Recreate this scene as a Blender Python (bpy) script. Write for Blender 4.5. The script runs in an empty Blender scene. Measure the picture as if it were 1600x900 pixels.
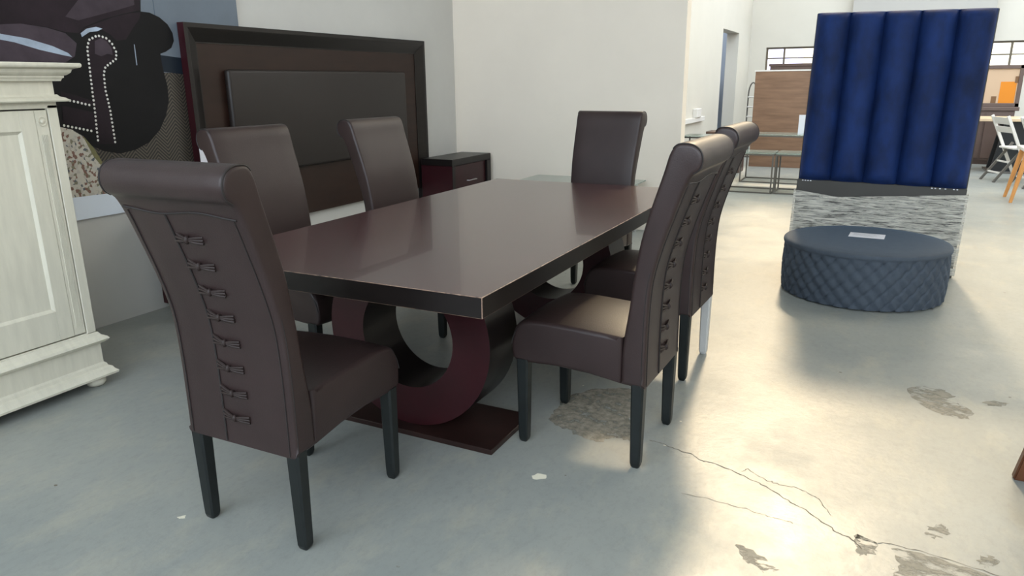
import bpy, bmesh, math, random
from mathutils import Vector, Matrix
C = bpy.context.scene.collection
PI = math.pi
random.seed(7)

# ------------------------------------------------------------------ materials
def lin(c):
    return tuple((v / 12.92 if v <= .04045 else ((v + .055) / 1.055) ** 2.4) for v in c)

def S(r, g, b):
    return lin((r / 255, g / 255, b / 255))

def mat(name, col, rough=.5, metal=0, spec=.5, bump=0, bscale=200, vary=0, vscale=4, col2=None, sheen=0, sheen_tint=None, coat=0, stretch=None, trans=0, alpha=1, emit=None):
    m = bpy.data.materials.new(name)
    m.use_nodes = True
    nt = m.node_tree
    b = nt.nodes['Principled BSDF']
    b.inputs['Base Color'].default_value = (*col, 1)
    b.inputs['Roughness'].default_value = rough
    b.inputs['Metallic'].default_value = metal
    b.inputs['Specular IOR Level'].default_value = spec
    b.inputs['Coat Weight'].default_value = coat
    b.inputs['Transmission Weight'].default_value = trans
    b.inputs['Alpha'].default_value = alpha
    if sheen:
        b.inputs['Sheen Weight'].default_value = sheen
        b.inputs['Sheen Roughness'].default_value = .35
        if sheen_tint:
            b.inputs['Sheen Tint'].default_value = (*sheen_tint, 1)
    if emit:
        b.inputs['Emission Color'].default_value = (*emit[0], 1)
        b.inputs['Emission Strength'].default_value = emit[1]
    tc = nt.nodes.new('ShaderNodeTexCoord')
    co = tc.outputs['Object']
    if stretch:
        mp = nt.nodes.new('ShaderNodeMapping')
        mp.inputs['Scale'].default_value = stretch
        nt.links.new(co, mp.inputs['Vector'])
        co = mp.outputs['Vector']
    if vary or col2:
        n = nt.nodes.new('ShaderNodeTexNoise')
        n.inputs['Scale'].default_value = vscale
        n.inputs['Detail'].default_value = 6
        n.inputs['Roughness'].default_value = .6
        nt.links.new(co, n.inputs['Vector'])
        r = nt.nodes.new('ShaderNodeValToRGB')
        r.color_ramp.elements[0].position = .32
        r.color_ramp.elements[1].position = .68
        c2 = col2 or tuple(min(1, v * (1 + vary)) for v in col)
        c1 = col if col2 else tuple(v * (1 - vary) for v in col)
        r.color_ramp.elements[0].color = (*c1, 1)
        r.color_ramp.elements[1].color = (*c2, 1)
        nt.links.new(n.outputs['Fac'], r.inputs['Fac'])
        nt.links.new(r.outputs['Color'], b.inputs['Base Color'])
    if bump:
        n2 = nt.nodes.new('ShaderNodeTexNoise')
        n2.inputs['Scale'].default_value = bscale
        n2.inputs['Detail'].default_value = 4
        nt.links.new(co, n2.inputs['Vector'])
        bp = nt.nodes.new('ShaderNodeBump')
        bp.inputs['Strength'].default_value = bump
        bp.inputs['Distance'].default_value = .002
        nt.links.new(n2.outputs['Fac'], bp.inputs['Height'])
        nt.links.new(bp.outputs['Normal'], b.inputs['Normal'])
    return m

M = {}
M['leather'] = mat('brown_leather', S(48, 36, 35), .40, spec=.38, bump=.25, bscale=260, vary=.12, vscale=6)
M['leather_dark'] = mat('dark_seam', S(30, 24, 23), .6)
M['leather_knot'] = mat('knot_leather', S(44, 34, 32), .5, spec=.3, bump=.2, bscale=300)
M['leg_black'] = mat('black_stained_wood', S(24, 28, 28), .38, spec=.35, vary=.2, vscale=20)
M['leg_pale'] = mat('pale_wrap', S(190, 190, 188), .45)
M['mahogany'] = mat('mahogany_top', S(58, 32, 34), .24, spec=.9, coat=.25, col2=S(70, 42, 44), vscale=5, stretch=(6, .8, 1), bump=.05, bscale=60)
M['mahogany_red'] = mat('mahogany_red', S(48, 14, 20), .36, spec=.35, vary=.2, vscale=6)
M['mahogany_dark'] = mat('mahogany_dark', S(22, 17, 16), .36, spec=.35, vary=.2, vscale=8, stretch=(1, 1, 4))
M['mahogany_board'] = mat('mahogany_board', S(44, 28, 22), .42, spec=.28, vary=.2, vscale=3, stretch=(1, 1, 5))
M['worn_edge'] = mat('worn_edge', S(52, 38, 36), .4, col2=S(170, 140, 120), vscale=38)
M['plate'] = mat('brown_plate', S(42, 26, 23), .4, spec=.35, vary=.25, vscale=9)
M['cushion'] = mat('headboard_leather', S(38, 32, 30), .42, spec=.35, bump=.2, bscale=300, vary=.06)
M['white_wood'] = mat('cream_painted_wood', S(212, 207, 190), .5, vary=.06, vscale=8, stretch=(1, 4, .6), bump=.12, bscale=60)
M['gap'] = mat('painted_gap_shade', S(52, 48, 42), .8)
M['wall'] = mat('plaster_white', S(234, 223, 208), .8, vary=.02, vscale=2, bump=.15, bscale=14)
M['wall_side'] = mat('plaster_grey', S(200, 198, 193), .75, vary=.03, vscale=2, bump=.25, bscale=14)
M['wall_far'] = mat('plaster_white_darkened', S(206, 200, 188), .8, vary=.02, vscale=2)  # same paint as the white wall, darkened to hold back its brightness
M['pillar'] = mat('pier_paint', S(172, 168, 162), .8)
M['ceiling'] = mat('ceiling_sheet', S(205, 205, 202), .8)
M['steel'] = mat('brushed_steel', S(200, 200, 200), .3, metal=1)
M['frame_grey'] = mat('grey_metal', S(100, 97, 92), .45, metal=.3)
M['frame_black'] = mat('black_metal', S(34, 34, 34), .4)
M['glass'] = mat('green_glass', S(205, 222, 214), .08, trans=.75, spec=.5)
M['velvet'] = mat('blue_velvet', S(14, 36, 80), .72, spec=.25, vary=.5, vscale=7, stretch=(1, 1, .5), sheen=.45, sheen_tint=S(60, 100, 190), bump=.15, bscale=160)
M['black_board'] = mat('charcoal_board', S(58, 56, 52), .35, vary=.1)
M['pouf'] = mat('slate_fabric', S(66, 74, 84), .75, spec=.3, vary=.08, vscale=30, sheen=.25, sheen_tint=S(120, 150, 180), bump=.2, bscale=400)
M['paper'] = mat('white_paper', S(226, 226, 232), .6)
M['ink'] = mat('grey_print', S(150, 150, 160), .6)
M['wood_board'] = mat('oak_laminate', S(112, 84, 64), .4, col2=S(142, 110, 86), vscale=2.2, stretch=(.7, 1, 7))
M['oak_top'] = mat('pale_oak', S(206, 180, 146), .4, vary=.1, stretch=(1, 6, 1))
M['orange_wood'] = mat('honey_wood', S(214, 150, 84), .4, vary=.1, vscale=9)
M['brown_wood'] = mat('brown_wood', S(92, 54, 30), .4, vary=.2, vscale=9, stretch=(4, 4, 1))
M['white_plastic'] = mat('white_plastic', S(224, 220, 214), .4)
M['dark_brown'] = mat('dark_brown', S(92, 74, 66), .45, vary=.1)
M['blue_dark'] = mat('dim_blue_wall', S(196, 204, 218), .7)
M['black_paint'] = mat('black_paint', S(20, 22, 24), .5)
M['winframe'] = mat('window_bar', S(96, 86, 70), .5)
M['facade_cream'] = mat('facade_cream', S(236, 220, 190), .9, vary=.05)
M['facade_lilac'] = mat('facade_lilac', S(200, 190, 220), .9)

def print_mat(name, col, vary=0, vscale=6):
    return mat(name, col, .6, spec=.2, vary=vary, vscale=vscale)

# ------------------------------------------------------------------ objects
def link(name, me, parent=None, loc=(0, 0, 0)):
    o = bpy.data.objects.new(name, me)
    C.objects.link(o)
    o.location = loc
    if parent:
        o.parent = parent
    return o

def obj(name, bm, mats, parent=None, loc=(0, 0, 0), smooth=35):
    if not isinstance(mats, (list, tuple)):
        mats = [mats]
    bmesh.ops.recalc_face_normals(bm, faces=bm.faces)
    me = bpy.data.meshes.new(name)
    bm.to_mesh(me)
    bm.free()
    for m in mats:
        me.materials.append(m)
    if smooth:
        me.shade_smooth()
        me.set_sharp_from_angle(angle=math.radians(smooth))
    return link(name, me, parent, loc)

def tag(o, label=None, cat=None, group=None, kind=None):
    if label: o['label'] = label
    if cat: o['category'] = cat
    if group: o['group'] = group
    if kind: o['kind'] = kind
    return o

def thing(name, label, cat, loc=(0, 0, 0), rz=0, group=None):
    o = link(name, None, None, loc)
    o.rotation_euler = (0, 0, rz)
    return tag(o, label, cat, group)

def copy_tree(o, parent=None):
    c = o.copy()
    C.objects.link(c)
    if parent:
        c.parent = parent
    for ch in list(o.children):
        copy_tree(ch, c)
    return c

# ------------------------------------------------------------------ shapes
def box(bm, x0, x1, y0, y1, z0, z1, bev=0, seg=2, mi=0):
    t = bmesh.new()
    bmesh.ops.create_cube(t, size=1)
    for v in t.verts:
        v.co = Vector(((x0 + x1) / 2 + v.co.x * (x1 - x0), (y0 + y1) / 2 + v.co.y * (y1 - y0), (z0 + z1) / 2 + v.co.z * (z1 - z0)))
    if bev:
        bmesh.ops.bevel(t, geom=t.edges[:], offset=bev, segments=seg, profile=.5, affect='EDGES')
    merge(bm, t, mi)

def merge(bm, t, mi=0, mtx=None):
    vm = {}
    for v in t.verts:
        vm[v] = bm.verts.new(mtx @ v.co if mtx else v.co)
    for f in t.faces:
        try:
            nf = bm.faces.new([vm[v] for v in f.verts])
            nf.material_index = mi if mi is not None else f.material_index
        except ValueError:
            pass
    t.free()

def tube(bm, pts, r, seg=8, mi=0, cap=True, rr=None):
    pts = [Vector(p) for p in pts]
    rings = []
    up = None
    for i, p in enumerate(pts):
        a = pts[max(i - 1, 0)]
        b = pts[min(i + 1, len(pts) - 1)]
        d = (b - a).normalized()
        if up is None:
            up = Vector((0, 0, 1)) if abs(d.z) < .9 else Vector((1, 0, 0))
        s = d.cross(up).normalized()
        up = s.cross(d).normalized()
        q = rr[i] if rr else r
        rings.append([bm.verts.new(p + (s * math.cos(2 * PI * k / seg) + up * math.sin(2 * PI * k / seg)) * q) for k in range(seg)])
    for A, B in zip(rings, rings[1:]):
        for k in range(seg):
            f = bm.faces.new((A[k], A[(k + 1) % seg], B[(k + 1) % seg], B[k]))
            f.material_index = mi
    if cap:
        for R in (rings[0][::-1], rings[-1]):
            f = bm.faces.new(R)
            f.material_index = mi

def bar(bm, p, q, w, h=None, mi=0):
    """a square bar from p to q"""
    h = h or w
    p, q = Vector(p), Vector(q)
    d = (q - p).normalized()
    up = Vector((0, 0, 1)) if abs(d.z) < .95 else Vector((0, 1, 0))
    s = d.cross(up).normalized()
    u = s.cross(d).normalized()
    A = [bm.verts.new(p + s * a * w / 2 + u * b * h / 2) for a, b in ((-1, -1), (1, -1), (1, 1), (-1, 1))]
    B = [bm.verts.new(q + s * a * w / 2 + u * b * h / 2) for a, b in ((-1, -1), (1, -1), (1, 1), (-1, 1))]
    fs = [A[::-1], B] + [[A[k], A[(k + 1) % 4], B[(k + 1) % 4], B[k]] for k in range(4)]
    for f in fs:
        bm.faces.new(f).material_index = mi

def lathe(bm, prof, seg=32, mi=0, cx=0, cy=0):
    rings = []
    for r, z in prof:
        rings.append([bm.verts.new((cx + r * math.cos(2 * PI * k / seg), cy + r * math.sin(2 * PI * k / seg), z)) for k in range(seg)])
    for A, B in zip(rings, rings[1:]):
        for k in range(seg):
            bm.faces.new((A[k], A[(k + 1) % seg], B[(k + 1) % seg], B[k])).material_index = mi
    bm.faces.new(rings[0][::-1]).material_index = mi
    bm.faces.new(rings[-1]).material_index = mi

def spline(P, n=6, closed=False):
    P = [Vector(p) for p in P]
    out = []
    N = len(P)
    for i in range(N if closed else N - 1):
        g = (lambda k: P[k % N]) if closed else (lambda k: P[min(max(k, 0), N - 1)])
        p0, p1, p2, p3 = g(i - 1), g(i), g(i + 1), g(i + 2)
        for k in range(n):
            t = k / n
            out.append(.5 * ((2 * p1) + (p2 - p0) * t + (2 * p0 - 5 * p1 + 4 * p2 - p3) * t * t + (3 * p1 - p0 - 3 * p2 + p3) * t ** 3))
    if not closed:
        out.append(P[-1])
    return out

def inset2d(poly, d):
    """move a closed 2-D outline inwards by d"""
    n = len(poly)
    area = sum(poly[i].x * poly[(i + 1) % n].y - poly[(i + 1) % n].x * poly[i].y for i in range(n))
    s = 1 if area > 0 else -1
    out = []
    for i in range(n):
        t = (poly[(i + 1) % n] - poly[i - 1])
        if t.length < 1e-9:
            out.append(poly[i].copy())
            continue
        t.normalize()
        out.append(poly[i] + Vector((-t.y, t.x)) * d * s)
    return out

def loft_x(bm, poly, w, rad=.012, mid=5, zf=None, taper=None, mi=0):
    """extrude a closed (y, z) outline along x from -w to w with rounded rims; zf(x, y, z) shifts points"""
    secs = [(-w + rad * (1 - math.cos(a)), rad * (1 - math.sin(a))) for a in (0, PI / 8, PI / 4, 3 * PI / 8, PI / 2)]
    full = secs + [(-w + rad + (2 * w - 2 * rad) * k / (mid + 1), 0) for k in range(1, mid + 1)] + [(-x, i) for x, i in secs[::-1]]
    rings = []
    for x, i in full:
        q = inset2d(poly, i) if i > 1e-6 else poly
        ring = []
        for p in q:
            v = Vector((x, p.x, p.y))
            if taper:
                v.x *= taper(p.y)
            if zf:
                v = zf(v)
            ring.append(bm.verts.new(v))
        rings.append(ring)
    n = len(poly)
    for A, B in zip(rings, rings[1:]):
        for k in range(n):
            bm.faces.new((A[k], A[(k + 1) % n], B[(k + 1) % n], B[k])).material_index = mi
    bm.faces.new(rings[0][::-1]).material_index = mi
    bm.faces.new(rings[-1]).material_index = mi

def prism(bm, poly, axis, a, b, mi=0):
    """extrude a 2-D outline between a and b along an axis; the other two axes in order"""
    def P(p, t):
        return {'x': (t, p[0], p[1]), 'y': (p[0], t, p[1]), 'z': (p[0], p[1], t)}[axis]
    A = [bm.verts.new(P(p, a)) for p in poly]
    B = [bm.verts.new(P(p, b)) for p in poly]
    n = len(poly)
    bm.faces.new(A[::-1]).material_index = mi
    bm.faces.new(B).material_index = mi
    for k in range(n):
        bm.faces.new((A[k], A[(k + 1) % n], B[(k + 1) % n], B[k])).material_index = mi
POSTER = {'wall_line1': [(3.022, 1.819), (3.133, 1.828), (3.106, 1.721)],
  'skirt': [(3.104, 1.52), (3.34, 1.499), (3.487, 1.487), (3.472, 1.388), (3.325, 1.403), (3.097, 1.425)],
  'body': [(2.17, 1.913), (3.057, 2.027), (3.015, 1.756), (3.073, 1.754), (3.135, 1.733), (3.186, 1.697), (3.214, 1.648), (3.216, 1.604), (3.191, 1.563), (3.147, 1.539), (3.109, 1.527), (3.11, 1.476), (3.115, 1.425), (3.128, 1.339), (3.123, 1.253), (3.091, 1.171), (3.033, 1.087), (2.952, 1.021), (2.852, 0.984), (2.751, 0.971), (2.653, 0.994), (2.59, 1.027), (2.549, 1.085), (2.498, 1.119), (2.425, 1.14), (2.33, 1.171), (2.039, 1.245)],
  'back': [(2.17, 1.913), (3.052, 2.026), (3.012, 1.763), (2.898, 1.734), (2.776, 1.699), (2.658, 1.652), (2.619, 1.618), (2.546, 1.62), (2.449, 1.64), (2.323, 1.648), (2.114, 1.626)],
  'seat': [(2.114, 1.626), (2.323, 1.648), (2.449, 1.637), (2.545, 1.614), (2.599, 1.565), (2.577, 1.499), (2.518, 1.465), (2.383, 1.46), (2.08, 1.454)],
  'seat_hi': [(2.111, 1.615), (2.223, 1.594), (2.342, 1.579), (2.465, 1.547), (2.544, 1.514), (2.562, 1.495), (2.508, 1.504), (2.396, 1.526), (2.276, 1.558), (2.105, 1.583)],
  'armtop': [(2.618, 1.611), (2.656, 1.645), (2.735, 1.676), (2.836, 1.713), (2.939, 1.74), (3.015, 1.753), (3.0, 1.714), (2.945, 1.658), (2.895, 1.597), (2.834, 1.588), (2.801, 1.62), (2.748, 1.647), (2.694, 1.651), (2.646, 1.625)],
  'armfront': [(2.647, 1.534), (2.662, 1.574), (2.692, 1.601), (2.731, 1.613), (2.771, 1.605), (2.801, 1.58), (2.818, 1.543), (2.82, 1.509), (2.809, 1.488), (2.774, 1.47), (2.743, 1.446), (2.726, 1.411), (2.722, 1.326), (2.724, 1.222), (2.729, 1.027), (2.622, 1.035), (2.635, 1.218), (2.643, 1.344), (2.645, 1.461)],
  'arm_hi': [(2.63, 1.618), (2.667, 1.643), (2.724, 1.656), (2.76, 1.648), (2.727, 1.633), (2.682, 1.627), (2.634, 1.599)],
  'band1': [(2.468, 1.319), (2.541, 1.301), (2.636, 1.266), (2.636, 1.242), (2.518, 1.272), (2.462, 1.29)],
  'band2': [(2.461, 1.247), (2.63, 1.208), (2.627, 1.108), (2.452, 1.158)],
  'rug': [(2.396, 1.168), (2.497, 1.116), (2.548, 1.082), (2.583, 1.027), (2.605, 0.983), (2.637, 0.902), (2.73, 0.753), (2.573, 0.759), (2.458, 0.761), (2.322, 0.766)],
  'rugedge': [(2.548, 1.082), (2.574, 1.059), (2.608, 0.997), (2.635, 0.935), (2.624, 0.918), (2.591, 0.967), (2.568, 1.028)],
  'mat_light': [(3.117, 1.41), (3.323, 1.388), (3.469, 1.372), (3.449, 1.237), (3.299, 1.241), (3.125, 1.265)],
  'scratch': [(2.939, 1.575), (2.944, 1.571), (2.942, 1.459), (2.936, 1.459)],
  'back_hi': [(2.646, 1.786), (2.816, 1.817), (2.984, 1.883), (2.979, 1.788), (2.862, 1.751), (2.742, 1.716), (2.627, 1.682), (2.56, 1.697)],
  'arm_knob': [(2.703, 1.582), (2.74, 1.597), (2.771, 1.585), (2.796, 1.549), (2.797, 1.511), (2.767, 1.517), (2.727, 1.503), (2.692, 1.515)],
  'nails': [(2.629, 1.055), (2.63, 1.076), (2.631, 1.098), (2.632, 1.119), (2.634, 1.141), (2.635, 1.162), (2.637, 1.184), (2.638, 1.205), (2.639, 1.227), (2.64, 1.248), (2.641, 1.27), (2.641, 1.291), (2.642, 1.313), (2.643, 1.334), (2.644, 1.356), (2.645, 1.377), (2.646, 1.399), (2.647, 1.42), (2.648, 1.441), (2.649, 1.463), (2.65, 1.484), (2.651, 1.506), (2.652, 1.527), (2.655, 1.548), (2.663, 1.568), (2.673, 1.587), (2.692, 1.596), (2.712, 1.606), (2.732, 1.609), (2.753, 1.605), (2.773, 1.599), (2.79, 1.585), (2.804, 1.57), (2.812, 1.55), (2.82, 1.53), (2.818, 1.51), (2.812, 1.49), (2.793, 1.478), (2.775, 1.467), (2.757, 1.456), (2.74, 1.443), (2.731, 1.423), (2.725, 1.403), (2.724, 1.382), (2.722, 1.36), (2.721, 1.339), (2.721, 1.317), (2.723, 1.296), (2.725, 1.274), (2.727, 1.253), (2.728, 1.232), (2.73, 1.21), (2.73, 1.189), (2.73, 1.167), (2.73, 1.146), (2.73, 1.124), (2.73, 1.103), (2.73, 1.081), (2.73, 1.06), (2.73, 1.038), (2.508, 1.272), (2.529, 1.267), (2.55, 1.262), (2.571, 1.256), (2.591, 1.251), (2.612, 1.246), (2.453, 1.145), (2.474, 1.14), (2.495, 1.134), (2.516, 1.129), (2.536, 1.124), (2.557, 1.119), (2.578, 1.113), (2.599, 1.108)]}
FLOOR_MARKS = {'crack1': [(-0.681, 2.51), (-0.637, 2.508), (-0.587, 2.487), (-0.515, 2.472), (-0.468, 2.442), (-0.433, 2.443), (-0.336, 2.41), (-0.265, 2.377), (-0.208, 2.345), (-0.151, 2.299), (-0.092, 2.265), (-0.037, 2.22), (0.008, 2.179), (0.048, 2.162), (0.089, 2.112)],
  'crack2': [(-0.316, 2.42), (-0.303, 2.45), (-0.226, 2.396), (-0.179, 2.391), (-0.131, 2.396), (-0.095, 2.378), (-0.057, 2.353), (-0.029, 2.295), (-0.008, 2.262)],
  'crack3': [(-0.474, 2.185), (-0.412, 2.194), (-0.338, 2.191), (-0.266, 2.189), (-0.205, 2.178), (-0.152, 2.176), (-0.108, 2.171)],
  'crack4': [(0.048, 2.169), (0.074, 2.175), (0.118, 2.175), (0.169, 2.186), (0.237, 2.184), (0.333, 2.172), (0.424, 2.154), (0.483, 2.147)],
  'rough': [(-1.119, 2.605), (-1.123, 2.733), (-1.097, 2.822), (-1.019, 2.898), (-0.929, 2.949), (-0.851, 2.939), (-0.796, 2.76), (-0.804, 2.654), (-0.733, 2.473), (-0.81, 2.471), (-0.856, 2.414), (-0.938, 2.421), (-1.021, 2.455), (-1.097, 2.514)],
  'patch1': [(0.221, 3.497), (0.278, 3.548), (0.366, 3.535), (0.404, 3.477), (0.367, 3.422), (0.418, 3.396), (0.463, 3.328), (0.434, 3.248), (0.385, 3.244), (0.321, 3.26), (0.272, 3.326), (0.236, 3.382)],
  'patch2': [(0.5, 3.457), (0.544, 3.499), (0.608, 3.494), (0.566, 3.446), (0.526, 3.434)],
  'patch3': [(0.152, 2.167), (0.236, 2.177), (0.332, 2.159), (0.423, 2.138), (0.495, 2.129), (0.479, 2.011), (0.138, 1.845), (0.161, 2.01), (0.177, 2.096)],
  'patch4': [(0.056, 2.191), (0.075, 2.154), (0.097, 2.175), (0.122, 2.169), (0.116, 2.105), (0.077, 2.087), (0.064, 2.124)],
  'patch5': [(0.259, 2.337), (0.295, 2.362), (0.32, 2.345), (0.309, 2.303), (0.277, 2.273), (0.254, 2.291)],
  'patch6': [(0.386, 2.237), (0.418, 2.246), (0.435, 2.222), (0.404, 2.181), (0.379, 2.194)],
  'patch7': [(-0.26, 1.984), (-0.212, 1.979), (-0.152, 1.936), (-0.131, 1.908), (-0.171, 1.885), (-0.221, 1.918)],
  'chip1': [(-0.979, 2.07), (-0.968, 2.095), (-0.935, 2.101), (-0.927, 2.076), (-0.949, 2.056), (-0.965, 2.053)],
  'chip2': [(-1.903, 1.342), (-1.887, 1.361), (-1.874, 1.348), (-1.888, 1.337)],
  'chip3': [(0.363, 3.738), (0.442, 3.749), (0.426, 3.7), (0.374, 3.683)]}
WORLD, SUN, EXPO = 8.8, 2.2, 0.0

# ------------------------------------------------------------------ the room
XL, YB, YF, XR, XREC = -3.93, 6.52, 16.0, 7.0, -2.65
HC = 5.2
def struct(name, bm, m, label=None):
    o = obj(name, bm, m, smooth=0)
    o['kind'] = 'structure'
    if label: o['label'] = label
    return o

# floor with its worn marks
def floor_material():
    m = bpy.data.materials.new('painted_concrete')
    m.use_nodes = True
    nt = m.node_tree
    b = nt.nodes['Principled BSDF']
    tc = nt.nodes.new('ShaderNodeTexCoord')
    def noise(scale, detail=6, rough=.6, stretch=None):
        n = nt.nodes.new('ShaderNodeTexNoise')
        n.inputs['Scale'].default_value = scale
        n.inputs['Detail'].default_value = detail
        n.inputs['Roughness'].default_value = rough
        src = tc.outputs['Object']
        if stretch:
            mp = nt.nodes.new('ShaderNodeMapping')
            mp.inputs['Scale'].default_value = stretch
            mp.inputs['Rotation'].default_value = (0, 0, .5)
            nt.links.new(src, mp.inputs['Vector'])
            src = mp.outputs['Vector']
        nt.links.new(src, n.inputs['Vector'])
        return n
    def ramp(n, stops):
        r = nt.nodes.new('ShaderNodeValToRGB')
        e = r.color_ramp.elements
        while len(e) < len(stops): e.new(.5)
        for k, (p, c) in enumerate(stops):
            e[k].position = p
            e[k].color = (*c, 1)
        nt.links.new(n.outputs['Fac'], r.inputs['Fac'])
        return r
    base = ramp(noise(1.1, 5), [(.3, S(136, 141, 139)), (.7, S(154, 156, 150))])
    wear = ramp(noise(3.2, 10, .72, (1.6, .8, 1)), [(.50, (0, 0, 0)), (.72, (1, 1, 1))])
    mix = nt.nodes.new('ShaderNodeMix')
    mix.data_type = 'RGBA'
    nt.links.new(base.outputs['Color'], mix.inputs['A'])
    mix.inputs['B'].default_value = (*S(176, 171, 154), 1)
    mul = nt.nodes.new('ShaderNodeMath')
    mul.operation = 'MULTIPLY'
    mul.inputs[1].default_value = .5
    nt.links.new(wear.outputs['Color'], mul.inputs[0])
    nt.links.new(mul.outputs[0], mix.inputs['Factor'])
    fine = ramp(noise(38, 10, .75, (1, .6, 1)), [(.36, (.80,) * 3), (.52, (1, 1, 1))])
    mx2 = nt.nodes.new('ShaderNodeMix'); mx2.data_type = 'RGBA'; mx2.blend_type = 'MULTIPLY'
    mx2.inputs['Factor'].default_value = .5
    nt.links.new(mix.outputs['Result'], mx2.inputs['A']); nt.links.new(fine.outputs['Color'], mx2.inputs['B'])
    nt.links.new(mx2.outputs['Result'], b.inputs['Base Color'])
    b.inputs['Specular IOR Level'].default_value = .5
    rr = ramp(noise(2.6, 8, .65), [(.3, (.30,) * 3), (.72, (.48,) * 3)])
    nt.links.new(rr.outputs['Color'], b.inputs['Roughness'])
    bp = nt.nodes.new('ShaderNodeBump')
    bp.inputs['Strength'].default_value = .25
    bp.inputs['Distance'].default_value = .004
    nt.links.new(noise(22, 8, .7).outputs['Fac'], bp.inputs['Height'])
    nt.links.new(bp.outputs['Normal'], b.inputs['Normal'])
    return m

M['floor'] = floor_material()
M['crack'] = mat('crack_line', S(112, 105, 92), .9)
M['bare'] = mat('bare_concrete', S(112, 112, 104), .6, col2=S(140, 137, 126), vscale=16, bump=.5, bscale=60)
M['aggregate'] = mat('worn_aggregate', S(100, 96, 86), .7, col2=S(160, 154, 140), vscale=34, bump=.8, bscale=70)
def ragged(m, scale, lo, hi, stretch=(1, 1, 1)):
    '''wear off a mark's surface in irregular flakes'''
    nt = m.node_tree
    bs = nt.nodes['Principled BSDF']
    tc = nt.nodes.new('ShaderNodeTexCoord')
    mp = nt.nodes.new('ShaderNodeMapping'); mp.inputs['Scale'].default_value = stretch; mp.inputs['Rotation'].default_value = (0, 0, .4)
    n = nt.nodes.new('ShaderNodeTexNoise'); n.inputs['Scale'].default_value = scale; n.inputs['Detail'].default_value = 9; n.inputs['Roughness'].default_value = .7
    r = nt.nodes.new('ShaderNodeValToRGB')
    r.color_ramp.elements[0].position = lo; r.color_ramp.elements[1].position = hi
    nt.links.new(tc.outputs['Object'], mp.inputs[0]); nt.links.new(mp.outputs[0], n.inputs[0]); nt.links.new(n.outputs['Fac'], r.inputs[0]); nt.links.new(r.outputs[0], bs.inputs['Alpha'])
ragged(M['bare'], 14, .42, .56, (.8, 1.8, 1))
ragged(M['aggregate'], 18, .34, .5)
M['chip'] = mat('paint_chip', S(226, 220, 200), .7)
bm = bmesh.new()
box(bm, -7, XR + .2, -3.2, YF + .2, -.12, 0)
def rag(poly, amp, n=5):
    """roughen an outline"""
    out = []
    for i, p in enumerate(poly):
        q = poly[(i + 1) % len(poly)]
        for k in range(n):
            t = k / n
            out.append((p[0] + (q[0] - p[0]) * t + random.uniform(-amp, amp), p[1] + (q[1] - p[1]) * t + random.uniform(-amp, amp)))
    return out
def decal(poly, mi, z):
    f = bm.faces.new([bm.verts.new((x, y, z)) for x, y in poly])
    f.material_index = mi
def ribbon(pts, w, mi, z):
    P = []
    for a, b in zip(pts, pts[1:]):
        for k in range(5):
            t = k / 5
            P.append(Vector((a[0] + (b[0] - a[0]) * t + random.uniform(-.004, .004), a[1] + (b[1] - a[1]) * t + random.uniform(-.004, .004))))
    L = []
    for i, p in enumerate(P):
        t = (P[min(i + 1, len(P) - 1)] - P[max(i - 1, 0)]).normalized()
        nrm = Vector((-t.y, t.x)) * w * random.uniform(.4, 1.3)
        L.append((bm.verts.new((*(p + nrm), z)), bm.verts.new((*(p - nrm), z))))
    for a, b in zip(L, L[1:]):
        bm.faces.new((a[0], a[1], b[1], b[0])).material_index = mi
decal(rag(FLOOR_MARKS['rough'], .012), 3, .0006)
for k in (1, 2, 4, 5, 6, 7):
    decal(rag(FLOOR_MARKS['patch%d' % k], .008), 2, .0006)
decal(rag(FLOOR_MARKS['patch3'], .006), 2, .0004)
for k in (1, 2):
    decal(rag(FLOOR_MARKS['chip%d' % k], .0015, 3), 4, .0008)
ribbon(FLOOR_MARKS['crack1'], .0017, 1, .001)
ribbon(FLOOR_MARKS['crack2'], .001, 1, .001)
ribbon(FLOOR_MARKS['crack3'], .0009, 1, .001)
ribbon(FLOOR_MARKS['crack4'][2:], .0013, 1, .001)
for k in range(70):
    x, y, r = random.uniform(-2.6, 2.5), random.uniform(.9, 6), random.uniform(.002, .008)
    decal([(x + r * random.uniform(.5, 1.6) * math.cos(a * PI / 3), y + r * random.uniform(.4, 1) * math.sin(a * PI / 3)) for a in range(6)], random.choice((1, 2, 4, 4)), .0007)
struct('floor', bm, [M['floor'], M['crack'], M['bare'], M['aggregate'], M['chip']])

bm = bmesh.new(); box(bm, XL - .2, XL, -3, YB + .14, 0, HC); struct('wall_left', bm, M['wall_side'])
bm = bmesh.new(); box(bm, XL, -1.615, YB, YB + .14, 0, HC); struct('wall_back', bm, M['wall'])
bm = bmesh.new(); box(bm, XR, XR + .2, -3, YF, 0, HC); struct('wall_right', bm, M['wall'])
# recessed wall with a doorway
DY0, DY1, DZ = 13.25, 14.72, 2.19
bm = bmesh.new()
box(bm, XREC - .22, XREC, YB + .14, DY0, 0, HC); box(bm, XREC - .22, XREC, DY1, YF + .2, 0, HC); box(bm, XREC - .22, XREC, DY0, DY1, DZ, HC)
struct('wall_recess', bm, M['wall_far'])
bm = bmesh.new()
box(bm, -4.6, -4.5, 11.5, 16.2, 0, HC); box(bm, -4.5, XREC - .22, 16.1, 16.2, 0, HC); box(bm, -4.5, XREC - .22, 11.5, 11.6, 0, HC)
struct('wall_side_room', bm, M['blue_dark'])
bm = bmesh.new(); box(bm, -3.3, -3.24, 14.0, 16.0, 0, 1.42); box(bm, -3.24, -3.22, 14.1, 15.9, .1, 1.34)
struct('door_1', bm, M['black_paint'])
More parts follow.
